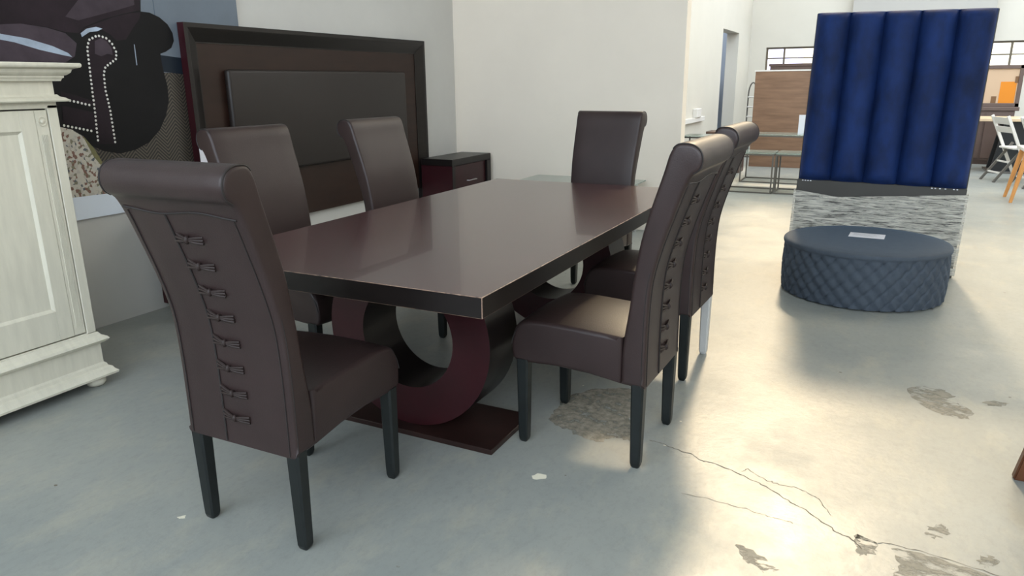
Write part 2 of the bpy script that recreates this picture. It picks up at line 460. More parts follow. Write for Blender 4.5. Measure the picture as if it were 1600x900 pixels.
# far wall with low windows and clerestory windows
bm = bmesh.new()
WLOW = [(-2.33, -.78), (1.47, 6.2)]
ZL0, ZL1, ZH0, ZH1 = 1.38, 1.97, 2.95, 4.7
UP = [(-2.45, -.85), (-.45, 1.3), (1.7, 6.2)]
xs = sorted({XREC, XR} | {v for p in WLOW + UP for v in p})
zs = [0, ZL0, ZL1, ZH0, ZH1, HC]
for x0, x1 in zip(xs, xs[1:]):
    for z0, z1 in zip(zs, zs[1:]):
        xc = (x0 + x1) / 2
        if z0 == ZL0 and any(a < xc < b for a, b in WLOW): continue
        if z0 == ZH0 and any(a < xc < b for a, b in UP): continue
        box(bm, x0, x1, YF, YF + .2, z0, z1)
struct('wall_far', bm, M['wall_far'])
def window(n, x0, x1, z0, z1, bars, hbars):
    bm = bmesh.new()
    t = .035
    box(bm, x0, x1, YF + .05, YF + .1, z0, z0 + t); box(bm, x0, x1, YF + .05, YF + .1, z1 - t, z1)
    for x in [x0 + t / 2, x1 - t / 2] + bars: box(bm, x - t / 2, x + t / 2, YF + .045, YF + .105, z0, z1)
    for z in hbars: box(bm, x0, x1, YF + .055, YF + .095, z - .012, z + .012)
    struct('window_%d' % n, bm, M['winframe'])
window(1, *WLOW[0], ZL0, ZL1, [-1.985, -1.2], [1.76])
window(2, *WLOW[1], ZL0, ZL1, [1.83, 2.4, 3.2], [1.74])
for k, (a, b) in enumerate(UP):
    window(3 + k, a, b, ZH0, ZH1, [a + (b - a) / 3, a + 2 * (b - a) / 3], [3.8])
bm = bmesh.new(); box(bm, -.8, 1.48, 15.75, 16.0, 0, HC); struct('pillar_1', bm, M['pillar'])
# unseen roof, openings made up so the sun falls on chosen floor areas
EL, AZ = math.radians(36.5), math.radians(5.5)
SHY, SHX = HC / math.tan(EL) * math.cos(AZ), -HC / math.tan(EL) * math.sin(AZ)
FOOT = [(-.72, 6.5, -.4, 7.6), (-1.45, -.72, 2.72, 8.6), (-1.12, -.72, 2.1, 2.72)]
HOLES = [(a + SHX, b + SHX, c + SHY, d + SHY) for a, b, c, d in FOOT] + [(-4.5, XREC - .22, 11.6, 16.0)]  # last opening added to brighten the side room
xs = sorted({-7, XR + .2} | {v for h in HOLES for v in h[:2]})
ys = sorted({-3.0, YF + .2} | {v for h in HOLES for v in h[2:] if v < YF})
bm = bmesh.new()
for x0, x1 in zip(xs, xs[1:]):
    for y0, y1 in zip(ys, ys[1:]):
        xc, yc = (x0 + x1) / 2, (y0 + y1) / 2
        if any(a < xc < b and c < yc < d for a, b, c, d in HOLES): continue
        box(bm, x0, x1, y0, y1, HC, HC + .12)
struct('ceiling', bm, M['ceiling'])

bm = bmesh.new(); box(bm, -7, XR + .2, -3.2, -3, 0, 1.2); struct('wall_front_unseen', bm, M['dark_brown'])  # unseen low wall, added dark to limit light and reflections from the front
# outside the far windows
bm = bmesh.new(); box(bm, -9, 14, 24, 28, 0, 3.6)
struct('exterior_building', bm, M['facade_cream'])
bm = bmesh.new(); box(bm, -6, -2.4, 22.5, 23.8, 0, 2.2)
struct('exterior_shed', bm, M['facade_lilac'])

# ------------------------------------------------------------------ dining chairs
BACK = [(-.238, .312), (-.237, .42), (-.238, .56), (-.247, .70), (-.276, .82), (-.312, .93), (-.340, 1.01), (-.362, 1.055),
        (-.386, 1.075), (-.396, 1.105), (-.388, 1.135), (-.366, 1.153), (-.338, 1.158), (-.308, 1.152), (-.288, 1.122), (-.270, 1.06),
        (-.232, .94), (-.205, .84), (-.185, .72), (-.172, .60), (-.158, .50), (-.152, .42), (-.152, .318)]
# the outline as y (forward positive) and z; hindmost first, then up, over the roll and down the front
sm = spline([Vector(p) for p in BACK], 4)
def rear(z):
    """y of the back's hind face at height z"""
    pts = [p for p in sm[:30]]
    for a, b in zip(pts, pts[1:]):
        if a.y <= z <= b.y and b.y > a.y:
            return a.x + (b.x - a.x) * (z - a.y) / (b.y - a.y)
    return -.36
SEAT = [(-.153, .318), (-.153, .49), (-.02, .497), (.12, .503), (.205, .500), (.245, .489), (.268, .462), (.281, .42), (.283, .38), (.268, .338), (.18, .334), (.097, .338), (-.03, .332)]

def chair_leg(x, y, top, pale=False):
    bm = bmesh.new()
    t = bmesh.new()
    secs = [(0, .011), (.006, .0155), (.018, .0185), (.05, .0195), (top, .0235)]
    rings = []
    for z, h in secs:
        c = h * .28
        rings.append([bm.verts.new((x + a, y + b, z)) for a, b in ((-h + c, -h), (h - c, -h), (h, -h + c), (h, h - c), (h - c, h), (-h + c, h), (-h, h - c), (-h, -h + c))])
    for A, B in zip(rings, rings[1:]):
        for k in range(8):
            bm.faces.new((A[k], A[(k + 1) % 8], B[(k + 1) % 8], B[k]))
    bm.faces.new(rings[0][::-1]); bm.faces.new(rings[-1])
    t.free()
    return bm

def make_chair():
    root = thing('dining_chair', 'x', 'chair')
    bm = bmesh.new()
    def dome(v):
        if v.z > .45 and v.y > -.14:
            fx = max(0, 1 - (v.x / .2) ** 2)
            fy = max(0, 1 - ((v.y - .05) / .22) ** 2)
            v.z += .014 * fx * fy
        if v.y > .2:
            v.y += .008 * (1 - (v.x / .215) ** 2)
        return v
    loft_x(bm, [Vector(p) for p in spline([Vector(p) for p in SEAT[1:11]], 4)] + [Vector(p) for p in SEAT[11:]] + [Vector(SEAT[0])], .215, .016, 7, dome)
    seat = obj('seat', bm, M['leather'], root, smooth=50)
    bm = bmesh.new()
    edge = spline([Vector((y, z)) for y, z in SEAT[1:8]], 4)
    for s in (-1, 1):
        tube(bm, [(s * .2128, p.x, p.y - .018) for p in edge[2:]], .0022, 6)
    tube(bm, [(x, .291 - (x / .215) ** 2 * .008 - .012, .452) for x in [-.205 + .041 * k for k in range(11)]], .002, 6)
    obj('piping', bm, M['leather_dark'], seat)
    bm = bmesh.new()
    loft_x(bm, sm, .2165, .014, 5, None, lambda z: 1 + .05 * max(0, min(1, (z - .75) / .4)))
    back = obj('backrest', bm, M['leather'], root, smooth=50)
    bm = bmesh.new()
    def onback(x, z, d=.001): return (x, rear(z) - d, z)
    zz = [.318 + k * .032 for k in range(23)]
    tube(bm, [onback(-.052, z) for z in zz], .0036, 6)
    for s in (-1, 1):
        tube(bm, [onback(s * .194, z) for z in zz], .0019, 6)
    tube(bm, [onback(x, 1.026 + .006 * math.sin(x * 22)) for x in [-.205 + .041 * k for k in range(11)]], .003, 6)
    # piping round the ends of the roll
    for s in (-1, 1):
        pts = [p for p in sm if p.y > 1.05]
        cx, cz = sum(p.x for p in pts) / len(pts), sum(p.y for p in pts) / len(pts)
        tube(bm, [(s * (.2165 * 1.05 - .0055), cx + (p.x - cx) * .955, cz + (p.y - cz) * .955) for p in pts[1:-6]], .0026, 6)
        tube(bm, [(s * .2155, rear(z) + .012, z) for z in zz[:14]], .002, 6)
    obj('seam', bm, M['leather_dark'], back)
    # knotted ties down the back
    zs = [.952 - k * .0785 for k in range(8)]
    first = None
    for z in zs:
        if first is None:
            bm = bmesh.new()
            t = bmesh.new()
            bmesh.ops.create_uvsphere(t, u_segments=12, v_segments=8, radius=1)
            merge(bm, t, 0, Matrix.Translation((.0, -.010, 0)) @ Matrix.Diagonal((.007, .009, .012, 1)))
            for k, dz in enumerate((-.010, 0, .010)):
                tube(bm, [(-.052, -.001, dz * 1.25 + .004), (-.03, -.006, dz * .8 + .002), (-.006, -.009, dz * .35)], .005, 8, rr=[.0038, .0045, .003])
                tube(bm, [(.006, -.009, dz * .3), (.03, -.007, dz * .65), (.052, -.002, dz * .85)], .005, 8, rr=[.003, .0042, .0036])
            first = obj('fabric_knot', bm, M['leather_knot'], back, (0, rear(z), z))
        else:
            k = first.copy()
            C.objects.link(k)
            k.parent = back
            k.location = (0, rear(z), z)
    for x, y, top in ((-.193, -.212, .325), (.193, -.212, .325), (-.193, .238, .345), (.193, .238, .345)):
        obj('leg', chair_leg(x, y, top), M['leg_black'], root)
    return root

CHAIRS = [
    ((-1.609, 1.611), .5, 'dark brown leather dining chair at the end of table beside white cabinet, knotted back turned'),
    ((-.876, 2.49), 88.7, 'brown leather dining chair with open seat standing by the worn floor patch and crack'),
    ((-1.629, 4.275), 175.3, 'brown leather dining chair at the far table end before the white wall, front facing out'),
    ((-.921, 3.352), 88.4, 'brown leather dining chair with one pale leg, mostly hidden behind another rolled back'),
    ((-2.343, 2.504), -95.3, 'brown leather dining chair before the headboard, next to the armchair poster'),
    ((-2.267, 3.381), -92.7, 'brown leather dining chair before the headboard, next to the bedside table with silver handle'),
]
proto = make_chair()
trees = [proto] + [copy_tree(proto) for _ in CHAIRS[1:]]
for o, ((x, y), a, lab) in zip(trees, CHAIRS):
    o.location = (x, y, 0)
    o.rotation_euler = (0, 0, math.radians(a))
    o['label'] = lab
    o['group'] = 'brown dining chairs round the table'
# the pale leg
for ch in trees[3].children:
    if ch.name.startswith('leg') and abs(ch.data.vertices[0].co.x - .193) < .03 and ch.data.vertices[0].co.y < 0:
        ch.data = ch.data.copy()
        ch.data.materials[0] = M['leg_pale']
        ch['label'] = 'pale grey leg'

# ------------------------------------------------------------------ dining table
TX, TY = -1.612, 2.981
t = thing('dining_table', 'long dark mahogany dining table with worn edges on two ring pedestals', 'table', (TX, TY, 0))
bm = bmesh.new()
w, l, z0, z1 = .6187, 1.2167, .673, .74
tb = bmesh.new()
bmesh.ops.create_cube(tb, size=1)
for v in tb.verts:
    v.co = Vector((v.co.x * 2 * w, v.co.y * 2 * l, (z0 + z1) / 2 + v.co.z * (z1 - z0)))
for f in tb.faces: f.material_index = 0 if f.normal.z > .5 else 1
r = bmesh.ops.bevel(tb, geom=tb.edges[:], offset=.0022, segments=1, affect='EDGES', material=2)
merge(bm, tb, None)
box(bm, w - .0005, w + .0006, .5, .503, z0 + .003, z1 - .003, mi=1)
obj('tabletop', bm, [M['mahogany'], M['mahogany_dark'], M['worn_edge']], t, smooth=0)
def ring_support(y0, y1):
    bm = bmesh.new()
    R0, R1, cz, ztop, cx = .21, .37, .392, .6729, .035
    a0 = math.asin((ztop - cz) / R1)
    n = 56
    def arc(R):
        b0 = math.asin(min(1, (ztop - cz) / R)) if R > ztop - cz else None
        return b0
    outer = [(R1 * math.cos(a), cz + R1 * math.sin(a)) for a in [PI - a0 + (PI + 2 * a0) * k / n for k in range(n + 1)]]
    inner = [(R0 * math.cos(a), cz + R0 * math.sin(a)) for a in [2 * PI * k / n for k in range(n)]]
    # ring as quads between the inner circle and the outer outline closed by the flat top
    full = []
    for k in range(n):
        a = 2 * PI * k / n
        dx, dz = math.cos(a), math.sin(a)
        R = R1
        if dz > 0 and R1 * dz > ztop - cz: R = (ztop - cz) / dz
        full.append((R * dx, cz + R * dz))
    V = {}
    for nm, P in (('o', full), ('i', inner)):
        for sd, y in ((0, y0), (1, y1)):
            V[nm, sd] = [bm.verts.new((cx + p[0], y, p[1])) for p in P]
    for k in range(n):
        j = (k + 1) % n
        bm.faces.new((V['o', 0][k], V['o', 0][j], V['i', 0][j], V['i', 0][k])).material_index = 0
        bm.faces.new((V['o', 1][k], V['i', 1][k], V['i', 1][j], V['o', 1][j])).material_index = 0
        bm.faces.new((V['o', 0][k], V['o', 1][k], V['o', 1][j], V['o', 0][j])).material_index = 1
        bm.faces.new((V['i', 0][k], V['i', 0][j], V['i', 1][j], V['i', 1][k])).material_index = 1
    return bm
for s in (-1, 1):
    ya, yb = (2.195 - TY, 2.42 - TY) if s < 0 else (TY - 2.42, TY - 2.195)
    obj('ring_support', ring_support(ya, yb), [M['mahogany_red'], M['mahogany_dark']], t, smooth=30)
    pa, pb = (2.137 - TY, 2.48 - TY) if s < 0 else (TY - 2.48, TY - 2.137)
    bm = bmesh.new(); box(bm, -.365, .435, pa, pb, 0, .022, .002, 1)
    obj('base_plate', bm, M['plate'], t)

# ------------------------------------------------------------------ bed headboard against the side wall
h = thing('bed_headboard', 'tall dark mahogany bed headboard with padded leather panel against the wall', 'headboard', (XL, 4.555, 0))
HY, HB, HT, FX = 1.31, .39, 1.712, .085     # half width, bottom, top, front of frame
bm = bmesh.new()
prof = [(0, .03), (0, FX), (.026, FX), (.036, FX - .004), (.108, FX - .04), (.114, FX - .04), (.114, .03)]
pth = [((-HY, HB), (1, 0)), ((-HY, HT), (1, -1)), ((HY, HT), (-1, -1)), ((HY, HB), (-1, 0))]
rings = [[bm.verts.new((f, p[0] + d[0] * a, p[1] + d[1] * a)) for a, f in prof] for p, d in pth]
for A, B in zip(rings, rings[1:]):
    for k in range(len(prof)):
        q = (k + 1) % len(prof)
        bm.faces.new((A[k], A[q], B[q], B[k])).material_index = 1 if k == 0 else 0
bm.faces.new(rings[0]); bm.faces.new(rings[-1][::-1])
obj('frame', bm, [M['mahogany_dark'], M['mahogany_red']], h, smooth=0)
bm = bmesh.new(); box(bm, .032, FX - .045, -HY + .1, HY - .1, HB, HT - .1)
obj('back_panel', bm, M['mahogany_board'], h, smooth=0)
bm = bmesh.new(); box(bm, FX - .045, FX + .005, -1.01, .985, .752, 1.442, .022, 4)
obj('padded_panel', bm, M['cushion'], h, smooth=60)
for y in (-HY + .05, HY - .05):
    bm = bmesh.new(); box(bm, .014, FX - .02, y - .045, y + .045, 0, HB + .01, .003, 1)
    obj('leg', bm, M['mahogany_dark'], h)
h.rotation_euler = (math.radians(0), 0, 0)
bm = bmesh.new(); box(bm, XL + FX + .0005, XL + FX + .002, 3.247, 3.315, .86, 1.02)
tag(obj('paper_tag', bm, M['paper'], smooth=0), 'small white paper tag on the headboard stile behind the chair', 'tag')

# ------------------------------------------------------------------ bedside tables
def bedside(y0, y1, label):
    t = thing('bedside_table', label, 'bedside table', (XL + .09, (y0 + y1) / 2, 0), 0, 'dark bedside tables flanking the headboard')
    d, hw, H = .34, (y1 - y0) / 2, .668
    bm = bmesh.new()
    box(bm, 0, d, -hw, hw, H - .062, H, .004, 1)
    box(bm, 0, d - .001, -hw, -hw + .05, .06, H - .062, .003, 1, mi=1); box(bm, 0, d, hw - .075, hw, .06, H - .062, .003, 1); box(bm, d - .004, d, -hw, -hw + .05, .06, H - .062)
    box(bm, 0, d - .02, -hw + .05, hw - .075, .06, .10); box(bm, 0, .015, -hw + .05, hw - .075, .10, H - .062)
    box(bm, .03, d - .03, -hw + .03, hw - .03, 0, .06)
    obj('carcass', bm, [M['mahogany_dark'], M['mahogany_red']], t, smooth=0)
    for z0, z1 in ((.105, .345), (.352, H - .066)):
        bm = bmesh.new(); box(bm, .02, d - .022, -hw + .053, hw - .078, z0, z1, .003, 1)
        dr = obj('drawer', bm, M['mahogany_red'], t, smooth=0)
        bm = bmesh.new()
        zc = z0 + .095
        tube(bm, [(d - .022, -.075, zc), (d + .004, -.07, zc), (d + .006, 0, zc + .002), (d + .004, .07, zc), (d - .022, .075, zc)], .005, 8)
        hd = obj('handle', bm, M['steel'], dr)
        hd['label'] = 'silver bar handle'
    return t
bedside(5.72, 6.46, 'dark mahogany bedside table with silver drawer handle in the corner by the white wall')
bedside(2.84, 3.24, 'dark bedside table mostly hidden behind the chair, by the grey wall under the poster')

# ------------------------------------------------------------------ poster of an armchair
PM = [print_mat('print_wall', S(112, 121, 131), .06, 3), print_mat('print_dark', S(20, 19, 21), .15, 4), print_mat('print_back', S(36, 27, 33), .4, 3),
      print_mat('print_seat', S(64, 55, 62), .3, 5), print_mat('print_light', S(160, 172, 188), .25, 6), print_mat('print_nail', S(214, 212, 206)),
      None, None, print_mat('print_skirting', S(28, 36, 46)), print_mat('print_border', S(224, 232, 243)), print_mat('print_olive', S(116, 112, 80), .2, 20), print_mat('print_line', S(78, 90, 104))]
def herringbone():
    m = mat('print_mat', S(92, 82, 72), .5)
    nt = m.node_tree
    b = nt.nodes['Principled BSDF']
    tc = nt.nodes.new('ShaderNodeTexCoord')
    sp = nt.nodes.new('ShaderNodeSeparateXYZ')
    nt.links.new(tc.outputs['Object'], sp.inputs[0])
    def mth(op, a, b_=None):
        n = nt.nodes.new('ShaderNodeMath'); n.operation = op
        for i, v in enumerate((a, b_)):
            if v is None: continue
            if isinstance(v, (int, float)): n.inputs[i].default_value = v
            else: nt.links.new(v, n.inputs[i])
        return n.outputs[0]
    y, z = sp.outputs['Y'], sp.outputs['Z']
    tri = mth('PINGPONG', y, .075)
    ph = mth('ADD', mth('MULTIPLY', tri, 1.0), z)
    w = mth('SINE', mth('MULTIPLY', ph, 2 * PI / .022))
    r = nt.nodes.new('ShaderNodeValToRGB')
    r.color_ramp.elements[0].color = (*S(26, 24, 22), 1); r.color_ramp.elements[1].color = (*S(84, 76, 66), 1)
    r.color_ramp.elements[0].position = .35; r.color_ramp.elements[1].position = .75
    nt.links.new(mth('ADD', mth('MULTIPLY', w, .5), .5), r.inputs['Fac'])
    nt.links.new(r.outputs['Color'], b.inputs['Base Color'])
    return m
def rugmat():
    m = mat('print_rug', S(190, 184, 172), .5)
    nt = m.node_tree
    b = nt.nodes['Principled BSDF']
    tc = nt.nodes.new('ShaderNodeTexCoord')
    v = nt.nodes.new('ShaderNodeTexVoronoi'); v.inputs['Scale'].default_value = 70
    nt.links.new(tc.outputs['Object'], v.inputs['Vector'])
    r = nt.nodes.new('ShaderNodeValToRGB')
    r.color_ramp.interpolation = 'CONSTANT'
    e = r.color_ramp.elements
    e[0].position = 0; e[0].color = (*S(124, 92, 80), 1)
    e[1].position = .14; e[1].color = (*S(196, 190, 178), 1)
    for p, c in ((.5, S(182, 176, 166)), (.70, S(126, 122, 102)), (.8, S(90, 94, 100)), (.86, S(190, 186, 178))):
        x = e.new(p); x.color = (*c, 1)
    sp = nt.nodes.new('ShaderNodeSeparateColor')
    nt.links.new(v.outputs['Color'], sp.inputs[0])
    nt.links.new(sp.outputs[0], r.inputs['Fac'])
    nt.links.new(r.outputs['Color'], b.inputs['Base Color'])
    return m
PM[6], PM[7] = herringbone(), rugmat()
bm = bmesh.new()
px0 = XL + .02
box(bm, XL, px0, 1.0, 3.74, .635, 2.5, mi=9)
lay = [0]
def pr(poly, mi):
    lay[0] += 1
    x = px0 + .0002 * lay[0]
    f = bm.faces.new([bm.verts.new((x, p[0], p[1])) for p in poly])
    f.material_index = mi
    if f.normal.x < 0: f.normal_flip()
pr([(1.0, .765), (3.74, .765), (3.74, 2.5), (1.0, 2.5)], 0)
pr([(3.105, 1.83), (3.11, 1.83), (3.11, 1.56), (3.105, 1.56)], 11)
pr([(2.3, .765), (3.74, .765), (3.74, 1.41), (2.3, 1.43)], 6)
pr(POSTER['skirt'], 8)
pr([(3.487, 1.487), (3.74, 1.47), (3.74, 1.37), (3.472, 1.388)], 8)
pr(POSTER['rug'], 7)
pr([(1.0, .765), (2.5, .765), (2.5, 1.2), (1.0, 1.2)], 7)
pr(POSTER['rugedge'], 10)
for nm, mi in (('body', 1), ('back', 2), ('seat', 3), ('seat_hi', 4), ('armtop', 2), ('armfront', 2), ('arm_hi', 4), ('band1', 2), ('band2', 2), ('back_hi', 3), ('arm_knob', 3), ('scratch', 4)):
    pr(POSTER[nm], mi)
for y, z in POSTER['nails']:
    pr([(y + .0068 * math.cos(k * PI / 4), z + .0068 * math.sin(k * PI / 4)) for k in range(8)], 5)
    lay[0] -= 1
tag(obj('wall_poster', bm, PM, smooth=0), 'large wall print of a dark studded leather armchair on a patterned rug', 'poster')

# ------------------------------------------------------------------ white cabinet
cab = thing('white_cabinet', 'cream painted wooden cabinet with stepped cornice and bun feet by the poster', 'cabinet', (-3.14, 1.955, 0))
# local: x forward, y towards its near-table end at 0 (body runs to -1.25), z up
Wc, Dc = 1.25, .72
def run(bm, prof, mi=0):
    """sweep a (out, z) profile round the front and both ends"""
    path = [(-Dc, 0, (0, 1)), (0, 0, (1, 1)), (0, -Wc, (1, -1)), (-Dc, -Wc, (0, -1))]
    rings = [[bm.verts.new((x + d[0] * o, y + d[1] * o, z)) for o, z in prof] for x, y, d in path]
    for A, B in zip(rings, rings[1:]):
        for k in range(len(prof)):
            j = (k + 1) % len(prof)
            bm.faces.new((A[k], A[j], B[j], B[k])).material_index = mi
    bm.faces.new(rings[0]); bm.faces.new(rings[-1][::-1])
bm = bmesh.new()
box(bm, -Dc, -.02, -Wc, 0, .085, 1.37)
# face frame
box(bm, -.02, 0, -.042, 0, .23, 1.27, .002, 1); box(bm, -.02, 0, -Wc, -Wc + .042, .23, 1.27, .002, 1)
box(bm, -.02, 0, -Wc, 0, 1.256, 1.37, .002, 1); box(bm, -.02, 0, -Wc, 0, .085, .262, .002, 1)
obj('carcass', bm, M['white_wood'], cab, smooth=0)
bm = bmesh.new(); box(bm, -.0195, -.018, -Wc + .04, -.04, .26, 1.258)
obj('gap_shade_sheet', bm, M['gap'], cab, smooth=0)  # dark sheet painting the shade in the gaps round the doors
bm = bmesh.new()
run(bm, [(-.01, 1.366), (.022, 1.366), (.026, 1.376), (.032, 1.38), (.032, 1.388), (.040, 1.39), (.052, 1.40), (.056, 1.412), (.060, 1.414), (.080, 1.42), (.083, 1.426), (.083, 1.434), (.079, 1.438), (-.01, 1.438)])
box(bm, -Dc, .0, -Wc, 0, 1.43, 1.4379)
obj('cornice', bm, M['white_wood'], cab, smooth=25)
bm = bmesh.new()
run(bm, [(-.01, 1.283), (.036, 1.283), (.040, 1.288), (.028, 1.298), (.012, 1.304), (.006, 1.312), (-.01, 1.312)])
obj('trim', bm, M['white_wood'], cab, smooth=25)
bm = bmesh.new()
run(bm, [(-.01, .05), (.046, .05), (.048, .06), (.036, .072), (.030, .084), (.018, .09), (.014, .102), (.006, .11), (.006, .20), (.018, .205), (.032, .215), (.036, .222), (.030, .232), (.012, .242), (.004, .256), (-.01, .262)])
box(bm, -Dc, 0, -Wc, 0, .05, .08)
obj('plinth', bm, M['white_wood'], cab, smooth=25)
def pilaster(y0, y1):
    bm = bmesh.new()
    box(bm, -.018, -.002, y0, y1, .268, 1.25, .0015, 1)
    n = 7
    for k in range(n):
        a = y0 + .012 + (y1 - y0 - .024) * k / n
        box(bm, -.003, .0012, a + .0008, a + (y1 - y0 - .024) / n - .0012, .30, 1.15, .0008, 1)
    p = obj('pilaster', bm, M['white_wood'], cab, smooth=0)
    bm = bmesh.new()
    lathe(bm, [(.017, 0), (.017, .003), (.0145, .0035), (.0125, .001), (.0085, .001), (.0075, .0045), (.004, .006), (.001, .0062)], 24)
    for v in bm.verts: v.co = Vector((v.co.z * 1.5 - .002, v.co.x * 1.15 + (y0 + y1) / 2, v.co.y * 1.15 + 1.205))
    obj('rosette', bm, M['white_wood'], p, smooth=40)
pilaster(-.098, -.047); pilaster(-Wc + .047, -Wc + .098)
def door(y0, y1):
    bm = bmesh.new()
    st = .062
    box(bm, -.018, 0, y0, y0 + st, .268, 1.25, .0015, 1); box(bm, -.018, 0, y1 - st, y1, .268, 1.25, .0015, 1)
    box(bm, -.018, 0, y0 + st, y1 - st, .268, .40, .0015, 1); box(bm, -.018, 0, y0 + st, y1 - st, 1.168, 1.25, .0015, 1)
    a, b, c, d = y0 + st, y1 - st, .40, 1.168
    q = [bm.verts.new((x, y, z)) for x, o in ((0, 0), (-.011, .012)) for y, z in ((a + o, c + o), (b - o, c + o), (b - o, d - o), (a + o, d - o))]
    for k in range(4): bm.faces.new((q[k], q[(k + 1) % 4], q[4 + (k + 1) % 4], q[4 + k]))
    bm.faces.new(q[4:])
    return obj('door', bm, M['white_wood'], cab, smooth=0)
door(-.622, -.1); door(-Wc + .1, -.628)
for x, y in ((-.02, -.03), (-.02, -Wc + .03), (-Dc + .08, -.03), (-Dc + .08, -Wc + .03)):
    bm = bmesh.new()
    lathe(bm, [(.02, 0), (.034, .004), (.043, .016), (.044, .028), (.036, .042), (.026, .05)], 24, 0, x, y)
    obj('bun_foot', bm, M['white_wood'], cab, smooth=50)

# ------------------------------------------------------------------ glass coffee table by the white wall
g = thing('coffee_table', 'low clear glass coffee table against the white wall beyond the dining table', 'table', (-2.28, 6.14, 0))
bm = bmesh.new(); box(bm, -.70, .38, -.33, .33, .463, .475, .002, 1)
obj('tabletop', bm, M['glass'], g)
for x in (-.63, .31):
    for y in (-.27, .27):
        bm = bmesh.new(); tube(bm, [(x, y, 0), (x, y, .463)], .016, 14)
        obj('leg', bm, M['steel'], g)

# ------------------------------------------------------------------ quilted pouf with a paper on it
p = thing('ottoman', 'low round slate blue ottoman with diamond quilted side before blue headboard', 'ottoman', (-.035, 5.11, 0))
RX, RY, PZ = .492, .485, .345
bm = bmesh.new()
NA, NZ = 420, 34
def crease(a, z):
    u = a * .48
    d1 = ((u + z * .9) / .088) % 1; d2 = ((u - z * .9) / .088) % 1
    g1 = min(d1, 1 - d1); g2 = min(d2, 1 - d2)
    return math.exp(-(g1 / .07) ** 2) + .6 * math.exp(-((g1 - .2) / .06) ** 2) + math.exp(-(g2 / .07) ** 2)
rings = []
for j in range(NZ + 1):
    z = .01 + (PZ - .035) * j / NZ
    fl = .985 + .015 * math.sin(PI * j / NZ)
    row = []
    for k in range(NA):
        a = 2 * PI * k / NA
        e = .011 * crease(a, z) * min(1, (NZ - j) / 3)
        row.append(bm.verts.new(((RX * fl - e) * math.cos(a), (RY * fl - e) * math.sin(a), z)))
    rings.append(row)
for A, B in zip(rings, rings[1:]):
    for k in range(NA):
        bm.faces.new((A[k], A[(k + 1) % NA], B[(k + 1) % NA], B[k]))
bm.faces.new(rings[0][::-1])
obj('quilted_side', bm, M['pouf'], p, smooth=60)
bm = bmesh.new()
prof = [(1.0, PZ - .027), (1.004, PZ - .018), (.998, PZ - .006), (.985, PZ), (.95, PZ + .004), (.8, PZ + .007), (.4, PZ + .010), (.02, PZ + .011)]
rings = [[bm.verts.new((RX * r * math.cos(2 * PI * k / 96), RY * r * math.sin(2 * PI * k / 96), z)) for k in range(96)] for r, z in prof]
for A, B in zip(rings, rings[1:]):
    for k in range(96): bm.faces.new((A[k], A[(k + 1) % 96], B[(k + 1) % 96], B[k]))
bm.faces.new(rings[-1])
obj('seat_pad', bm, M['pouf'], p, smooth=60)
bm = bmesh.new()
box(bm, -.105, .105, -.075, .075, 0, .0012)
for k, (a, b) in enumerate(((-.08, .05), (-.085, .075), (-.08, .02), (-.085, .06), (-.04, .04))):
    box(bm, a, b, .045 - k * .02, .0495 - k * .02, .0012, .0014, mi=1)
pp = obj('paper_sheet', bm, [M['paper'], M['ink']], smooth=0, loc=(-.03, 5.19, PZ + .012))
pp.rotation_euler = (0, 0, math.radians(-3))
tag(pp, 'white sheet of paper lying on the quilted ottoman', 'paper')

# ------------------------------------------------------------------ blue channelled headboard
b = thing('velvet_headboard', 'tall royal blue velvet headboard of five channels, bottom wrapped in clear film', 'headboard', (-.012, 5.72, .01))
b.rotation_euler = (0, math.radians(1.0), 0)
bm = bmesh.new()
box(bm, -.535, .54, .045, .085, 0, 1.765, .004, 1)
obj('backboard', bm, M['frame_black'], b, smooth=0)
edges = [-.53, -.318, -.105, .108, .32, .533]
for x0, x1 in zip(edges, edges[1:]):
    bm = bmesh.new()
    nx, nz = 14, 30
    rows = []
    for j in range(nz + 1):
        tz = j / nz
        z = .62 + 1.145 * tz
        e = min(1, tz / .035, (1 - tz) / .02)
        e = math.sin(max(0, e) * PI / 2)
        row = []
        for k in range(nx + 1):
            u = -1 + 2 * k / nx
            dpt = .092 * (1 - abs(u) ** 2.2) ** .55 * (.45 + .55 * e)
            wob = .0025 * math.sin(z * 19 + x0 * 40) * (1 - abs(u))
            row.append(bm.verts.new(((x0 + x1) / 2 + u * (x1 - x0) / 2, .045 - dpt - wob, z)))
        rows.append(row)
    for A, B in zip(rows, rows[1:]):
        for k in range(nx): bm.faces.new((A[k], A[k + 1], B[k + 1], B[k]))
    for R in (rows[0], rows[-1]):
        bk = [bm.verts.new((v.co.x, .045, v.co.z)) for v in R]
        for k in range(nx): bm.faces.new((R[k], R[k + 1], bk[k + 1], bk[k]))
    obj('velvet_channel', bm, M['velvet'], b, smooth=60)
bm = bmesh.new(); box(bm, -.538, .538, .004, .045, 0, .622, .004, 1)
obj('lower_panel', bm, M['black_board'], b, smooth=0)
for x in [-.50 + .018 * k for k in range(4)] + [.33, .35, .378, .41, .46, .48]:
    bm = bmesh.new()
    box(bm, x - .005, x + .005, -.0006, .0042, .611, .617)
    obj('staple', bm, M['paper'], b, smooth=0)
